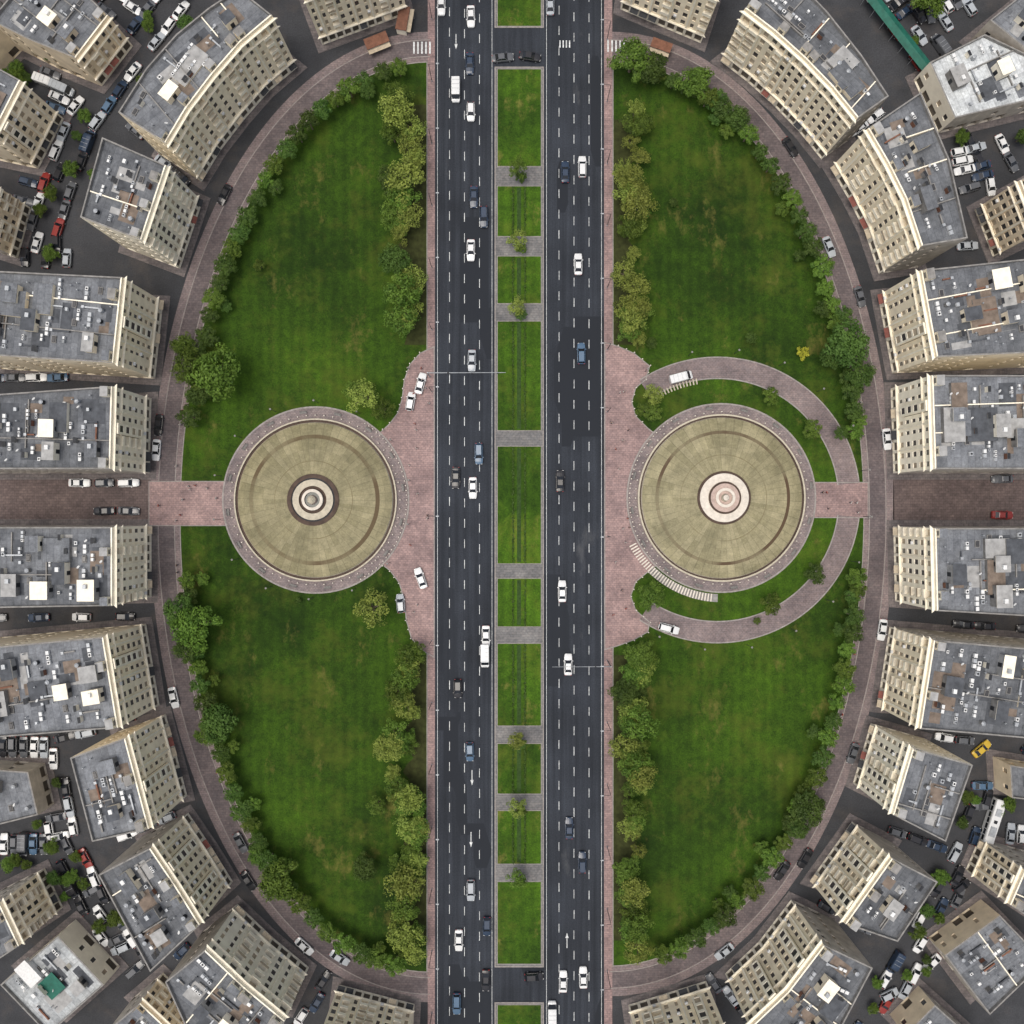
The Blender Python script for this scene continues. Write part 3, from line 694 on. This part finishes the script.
for th,o_,c in((-42,25,'black'),(-11,25,'black'),(-8,25,'white'),(22,25,'white'),(49,25,'black'),(63,25,'white'),(44,12,'grey'),(70,12,'silver')): ringcar(EL,th,o_,c)
for th,o_,c in((-50,25,'black'),(-27,25,'grey'),(-9,25,'white'),(14,25,'white'),(30,25,'grey'),(46,25,'black'),(66,25,'silver'),(-35,12,'silver'),(50,12,'black')): ringcar(ER,th,o_,c)
# ---------------------------------------------------------------- trees
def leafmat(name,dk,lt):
    t=NT(name); at=t.node('ShaderNodeAttribute',attribute_name='clump_toplight'); oi=t.node('ShaderNodeObjectInfo')
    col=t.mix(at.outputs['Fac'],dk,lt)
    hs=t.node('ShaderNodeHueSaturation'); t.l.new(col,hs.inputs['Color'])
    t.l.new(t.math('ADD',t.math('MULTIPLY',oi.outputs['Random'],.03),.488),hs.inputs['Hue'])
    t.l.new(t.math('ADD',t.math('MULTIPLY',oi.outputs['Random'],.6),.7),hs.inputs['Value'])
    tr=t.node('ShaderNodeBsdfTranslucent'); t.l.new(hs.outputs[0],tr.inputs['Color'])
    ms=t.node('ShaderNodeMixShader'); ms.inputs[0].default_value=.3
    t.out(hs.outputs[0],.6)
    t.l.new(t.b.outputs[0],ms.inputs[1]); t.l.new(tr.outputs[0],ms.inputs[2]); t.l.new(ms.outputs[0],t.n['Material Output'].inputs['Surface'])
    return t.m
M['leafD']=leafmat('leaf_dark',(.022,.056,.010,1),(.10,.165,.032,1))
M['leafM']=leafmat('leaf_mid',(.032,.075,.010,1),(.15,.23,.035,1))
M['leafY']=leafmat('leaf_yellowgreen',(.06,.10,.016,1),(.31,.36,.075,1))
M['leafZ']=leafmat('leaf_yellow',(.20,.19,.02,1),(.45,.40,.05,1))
M['bark']=simple('bark',(.2,.16,.12,1),.9,.35,2)
def tree_mesh(seed,leaf,R=4.0,Ht=8.0,ncl=26,lpc=85,airy=False,ls=.34):
    rng=random.Random(seed); mb=MB()
    h0=Ht*.38
    top=Vector((rng.uniform(-.3,.3),rng.uniform(-.3,.3),Ht*.72)); fork=Vector((0,0,h0))
    mb.tube((0,0,0),fork,.05*Ht*.7,.035*Ht*.7,'bark',8); mb.tube(fork,top,.025*Ht,.01*Ht,'bark',6)
    cl=[]
    sm=not(airy or R>3)
    lob=[rng.uniform(.94,1.05) if sm else rng.uniform(.75,1.2) for _ in range(7)]
    for i in range(ncl):
        a=i*2.39996+rng.uniform(-.3,.3); rr=R*math.sqrt((i+.5)/ncl)*.86*lob[int((a%(2*math.pi))/(2*math.pi)*7)%7]
        hz=math.sqrt(max(0,1-(rr/R)**2*.9)); z=Ht*.5+hz*Ht*.45*(rng.uniform(.9,1.05) if sm else rng.uniform(.55,1.05))
        if airy and rng.random()<.28: continue
        c=Vector((rr*math.cos(a),rr*math.sin(a),z)); cl.append((c,R*rng.uniform(.17,.27),rng.random()))
    for i,(c,r,b) in enumerate(cl):
        if i%(2 if airy else 4)==0:
            mid=fork.lerp(c,.5)+Vector((0,0,-.3)); mb.tube(fork+Vector((0,0,rng.uniform(-.3,.8))),mid,.014*Ht,.009*Ht,'bark',5,False); mb.tube(mid,c,.009*Ht,.003*Ht,'bark',5,False)
    vals=[0]*len(mb.f)
    for c,r,b in cl:
        for q in range(lpc):
            d=Vector((rng.gauss(0,1),rng.gauss(0,1),rng.gauss(0,.75))); d=d.normalized()*r*rng.random()**.4*1.15
            p=c+d; s=ls*rng.uniform(.6,1.2)
            nrm=(d.normalized()*.8+Vector((c.x/R*.5+rng.gauss(0,.5),c.y/R*.5+rng.gauss(0,.5),.7+rng.gauss(0,.4)))).normalized()
            u=nrm.orthogonal().normalized(); u.rotate(Matrix.Rotation(rng.uniform(0,6.28),3,nrm)); w=nrm.cross(u)
            mb.face([p-u*s,p-w*s*.55,p+u*s,p+w*s*.55],leaf)
            vals.append(max(0,min(1,.1+.6*b+.3*rng.random()+.25*(d.z/r))))  # random tone per clump, plus painted-in top light on its upper leaves
    me=mb.mesh('tree'+str(seed)); at=me.attributes.new('clump_toplight','FLOAT','FACE'); at.data.foreach_set('value',vals); return me
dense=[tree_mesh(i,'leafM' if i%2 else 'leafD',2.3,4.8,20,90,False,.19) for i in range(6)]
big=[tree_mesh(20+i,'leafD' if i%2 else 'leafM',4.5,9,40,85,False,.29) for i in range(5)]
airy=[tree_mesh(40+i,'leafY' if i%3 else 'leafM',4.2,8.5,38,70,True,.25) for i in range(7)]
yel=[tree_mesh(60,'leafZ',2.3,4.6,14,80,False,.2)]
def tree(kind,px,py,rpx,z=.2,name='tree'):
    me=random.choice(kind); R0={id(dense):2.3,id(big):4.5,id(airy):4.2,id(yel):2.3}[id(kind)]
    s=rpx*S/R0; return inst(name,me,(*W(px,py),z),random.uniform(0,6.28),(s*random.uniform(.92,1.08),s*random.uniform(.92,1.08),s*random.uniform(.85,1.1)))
def perim(e,t0,t1,inset=10,step=18.5):
    cx,cy,a,b,sg=e; th=t0; 
    while th<t1:
        i_=inset+random.uniform(-1.5,2.5)
        x=cx+sg*(a-i_)*math.cos(th); y=cy+(b-i_)*math.sin(th)
        tree(dense,x,y,random.uniform(9,12))
        if random.random()<.18: tree(dense,x-sg*random.uniform(10,14)*math.cos(th),y-random.uniform(8,11)*math.sin(th),random.uniform(6,9))
        L=math.hypot(a*math.sin(th),b*math.cos(th)); th+=step*random.uniform(.88,1.15)/L
R_=math.radians
perim(EL,R_(-83),R_(-11)); perim(EL,R_(8),R_(84)); perim(ER,R_(-84),R_(-9)); perim(ER,R_(8),R_(80))
def row(x0,x1,y0,y1):
    y=y0
    while y<y1:
        for q in range(random.choice([1,1,2,2])):
            tree(airy if random.random()<.85 else big,random.uniform(x0,x1),y+random.uniform(-6,6),random.uniform(9,17))
        y+=random.uniform(13,19)
row(394,418,112,240); row(394,418,268,345); row(400,418,655,720); row(388,418,728,800,); row(400,422,815,950,); 
row(621,640,118,240); row(621,636,262,345); row(621,642,655,790); row(621,638,800,935)
for x,y,r in((400,125,21),(408,190,22),(406,300,22),(405,325,18),(408,672,17),(395,740,18),(412,790,17),(380,800,11),(408,870,20),(632,215,18),(633,320,18),(634,715,21),(632,760,18),(632,880,18)): tree(airy,x,y,r)
for k_,x,y,r in((big,230,380,27),(big,203,372,20),(big,192,350,13),(big,208,395,14),(airy,368,398,18),(airy,385,410,12),(airy,355,392,10),(airy,376,606,20),(big,208,622,24),(big,190,610,17),(big,196,645,14),(big,228,716,19),(big,212,730,11),(big,286,868,20),(big,262,850,10),(big,368,860,13),(airy,408,922,19),(big,405,858,15),(dense,262,268,6),
    (big,629,72,20),(big,648,80,17),(big,690,94,18),(big,712,108,13),(big,732,126,13),(big,836,350,24),(big,852,378,14),(big,826,360,14),(big,800,800,18),(big,792,822,12),(yel,799,355,7),(dense,765,399,10),(dense,806,431,11),(airy,650,398,13),(dense,643,412,9),(dense,652,414,9),(big,648,594,14),(dense,765,602,11),(dense,808,572,11),(dense,853,421,9),(dense,852,588,9),(big,632,920,15),(big,632,670,15),(dense,838,318,9)): tree(k_,x,y,r)
for y in(175,245,311,735,801,871): tree(airy,517,y,11,.15); tree(dense,521,y+6,6,.15)
random.seed(5)
for l in([(30,260),(60,170),(90,105),(150,40),(190,-10)],[(40,760),(50,840),(85,915),(145,990)],[(890,0),(945,75),(990,150),(1015,240)],[(1010,780),(960,880),(910,960),(860,1030)],[(0,850),(60,855)],[(10,70),(60,90)],[(905,10),(935,10)]):
    for (x0,y0),(x1,y1) in zip(l,l[1:]):
        for q in range(max(2,int(math.hypot(x1-x0,y1-y0)/9))):
            x=random.uniform(x0,x1)+random.uniform(-16,16); y=y0+(y1-y0)*random.random()+random.uniform(-10,10)
            wx,wy=W(x,y)
            if not inell(x,y,30) and all(not inside(offset(P,2.0),wx,wy) for P in FOOT) and all((wx-a)**2+(wy-b)**2>4 for a,b in occ): 
                tree(big,x,y,random.uniform(5,9),0)
tree(big,918,12,19,0); tree(big,60,60,10,0)
for x,y,r in((748,340,6),(672,205,5),(650,345,6),(300,600,3),(755,620,4)): tree(dense,x,y,r,name='shrub')
# ---------------------------------------------------------------- street furniture
mb=MB(); mb.tube((0,0,0),(0,0,.8),.16,.13,'metal',8); mb.tube((0,0,.8),(0,0,8.6),.09,.06,'dark',8); mb.tube((0,0,8.6),(2.0,0,9.0),.05,.035,'dark',6); mb.box((2.1,0,8.92),(.8,.28,.14),'metal',taper=.8)
lm=mb.mesh('street_lamp')
for i in range(17):
    y=20+i*62
    if 350<y<650 and i%2: continue
    inst('street_lamp',lm,(*W(432,y),.12),0); inst('street_lamp',lm,(*W(607,y+20),.12),math.pi)
mb=MB(); mb.tube((0,0,0),(0,0,5),.07,.05,'dark',8); mb.tube((0,0,5),(0,0,5.25),.18,.24,'white',10); mb.tube((0,0,5.25),(0,0,5.4),.26,.1,'conc',10)
pl=mb.mesh('park_lamp')
for cx,cy,r,n_ in((316,500,97,14),(717,500,147,20)):
    for i in range(n_):
        a=2*math.pi*i/n_+.2
        if r>100 and (abs(math.atan2(math.sin(a),math.cos(a)))>R_(120)): continue
        inst('park_lamp',pl,(*W(cx+r*math.cos(a),cy-r*math.sin(a)),.2))
mb=MB(); mb.tube((0,0,0),(0,0,6.8),.2,.15,'metal',10); mb.tube((0,0,6.5),(19,0,6.9),.11,.07,'metal',8)
for xx in (5,11,17): 
    mb.box((xx,0,5.7),(.4,.35,1.05),'dark')
    for q,k_ in enumerate(('lampr','awn2','green')): mb.tube((xx,.17,5.9+q*.3),(xx,.22,5.9+q*.3),.11,.11,k_,8)
gm=mb.mesh('traffic_signal_gantry'); inst('traffic_signal_gantry',gm,(*W(430,377),.12)); inst('traffic_signal_gantry',gm,(*W(608,662),.12),math.pi,(.75,.75,1))
mb=MB()
for i in range(5): mb.box((0,-.24+i*.12,.43),(1.8,.09,.04),'conc')
for i in range(3): mb.box((0,.3,.55+i*.12),(1.8,.04,.09),'conc')
for s in(-.75,.75): mb.box((s,0,0),(.08,.5,.43),'dark'); mb.box((s,.33,.43),(.06,.04,.5),'dark')
bm_=mb.mesh('park_bench')
for i in range(16):
    a=R_(i*22.5+8)
    inst('park_bench',bm_,(*W(316+88*math.cos(a),500-88*math.sin(a)),.28),a-math.pi/2); inst('park_bench',bm_,(*W(721+90*math.cos(a),498-90*math.sin(a)),.28),a-math.pi/2)
def person_mesh(top,leg):
    V=[(0,0,.95),(0,0,1.15),(.02,0,1.38),(.03,0,1.52),(.05,0,1.66),(.0,.10,.88),(.16,.11,.50),(.06,.11,.07),(.2,.11,.04),(0,-.10,.88),(-.02,-.11,.50),(-.28,-.11,.14),(-.18,-.11,.06),
       (.0,.2,1.40),(-.1,.25,1.14),(.02,.26,.92),(0,-.2,1.40),(.06,-.25,1.14),(.22,-.24,.96)]
    E=[(0,1),(1,2),(2,3),(3,4),(0,5),(5,6),(6,7),(7,8),(0,9),(9,10),(10,11),(11,12),(2,13),(13,14),(14,15),(2,16),(16,17),(17,18)]
    Rr=[.15,.14,.16,.06,.11,.10,.07,.05,.04,.10,.07,.05,.04,.075,.05,.035,.075,.05,.035]
    me=bpy.data.meshes.new('p'); me.from_pydata([Vector(v) for v in V],E,[]); o=bpy.data.objects.new('p',me); COL.objects.link(o)
    o.modifiers.new('s','SKIN')
    for i,sv in enumerate(me.skin_vertices[0].data): sv.radius=(Rr[i],Rr[i]); sv.use_root=(i==0)
    sb=o.modifiers.new('u','SUBSURF'); sb.levels=1
    dg=bpy.context.evaluated_depsgraph_get(); r=bpy.data.meshes.new_from_object(o.evaluated_get(dg)); bpy.data.objects.remove(o)
    r.materials.clear()
    for k_ in(top,leg,'skin','hair'): r.materials.append(M[k_])
    for p in r.polygons:
        z=p.center.z; p.material_index=1 if z<.93 and abs(p.center.y)<.2 else (0 if z<1.47 else (3 if (p.center.z>1.64 or p.center.x<.02) else 2)); p.use_smooth=True
    return r
M['skin']=simple('skin',(.45,.28,.2,1),.6,.1,3); M['hair']=simple('hair',(.03,.02,.015,1),.7,.2,4); M['jean']=simple('trousers',(.03,.04,.07,1),.8,.2,4); M['shirtw']=simple('shirt_white',(.65,.65,.63,1),.8,.1,4); M['shirtr']=simple('shirt_red',(.4,.06,.05,1),.8,.1,4); M['shirtb']=simple('shirt_dark',(.05,.05,.06,1),.8,.1,4)
PM=[person_mesh('shirtw','jean'),person_mesh('shirtr','shirtb'),person_mesh('shirtb','jean'),person_mesh('shirtw','shirtb')]
spots=[(random.uniform(408,430),random.uniform(365,640),.24) for _ in range(16)]+[(random.uniform(610,632),random.uniform(365,640),.24) for _ in range(16)]+[(random.uniform(160,225),random.uniform(484,522),.244) for _ in range(8)]+[(random.uniform(820,862),random.uniform(485,515),.25) for _ in range(6)]
for i in range(50):
    th=random.uniform(-1.4,1.4); e=random.choice((EL,ER)); o_=random.uniform(1,4); spots.append((e[0]+e[4]*(e[2]+o_)*math.cos(th),e[1]+(e[3]+o_)*math.sin(th),.13))
for x,y,z in spots: inst('pedestrian',random.choice(PM),(*W(x,y),z),random.uniform(0,6.28),1.03)
# ---------------------------------------------------------------- light, world, camera
w=bpy.data.worlds.new('World'); scn.world=w; w.use_nodes=True; nt=w.node_tree
sky=nt.nodes.new('ShaderNodeTexSky'); sky.sky_type='NISHITA'; sky.sun_disc=False
EL_=R_(78); AZ=R_(200)
sky.sun_elevation=EL_; sky.sun_rotation=math.pi/2-AZ; sky.dust_density=6; sky.air_density=1.0; sky.ozone_density=1.0
hs=nt.nodes.new('ShaderNodeHueSaturation'); hs.inputs['Saturation'].default_value=.5
nt.links.new(sky.outputs[0],hs.inputs['Color']); nt.links.new(hs.outputs[0],nt.nodes['Background'].inputs[0]); nt.nodes['Background'].inputs[1].default_value=.15
sd=bpy.data.lights.new('sun','SUN'); sd.energy=1.25; sd.angle=R_(32); sd.color=(1,.92,.80); so=bpy.data.objects.new('sun',sd); COL.objects.link(so)
dv=Vector((math.cos(AZ)*math.cos(EL_),math.sin(AZ)*math.cos(EL_),math.sin(EL_))); so.rotation_euler=dv.to_track_quat('Z','Y').to_euler()
cd=bpy.data.cameras.new('camera'); cd.sensor_width=36; cd.lens=36*D/256.0; cd.clip_end=6000; co=bpy.data.objects.new('camera',cd); COL.objects.link(co); co.location=(0,0,D); scn.camera=co
scn.view_settings.view_transform='Standard'; scn.view_settings.look='None'; scn.view_settings.exposure=0
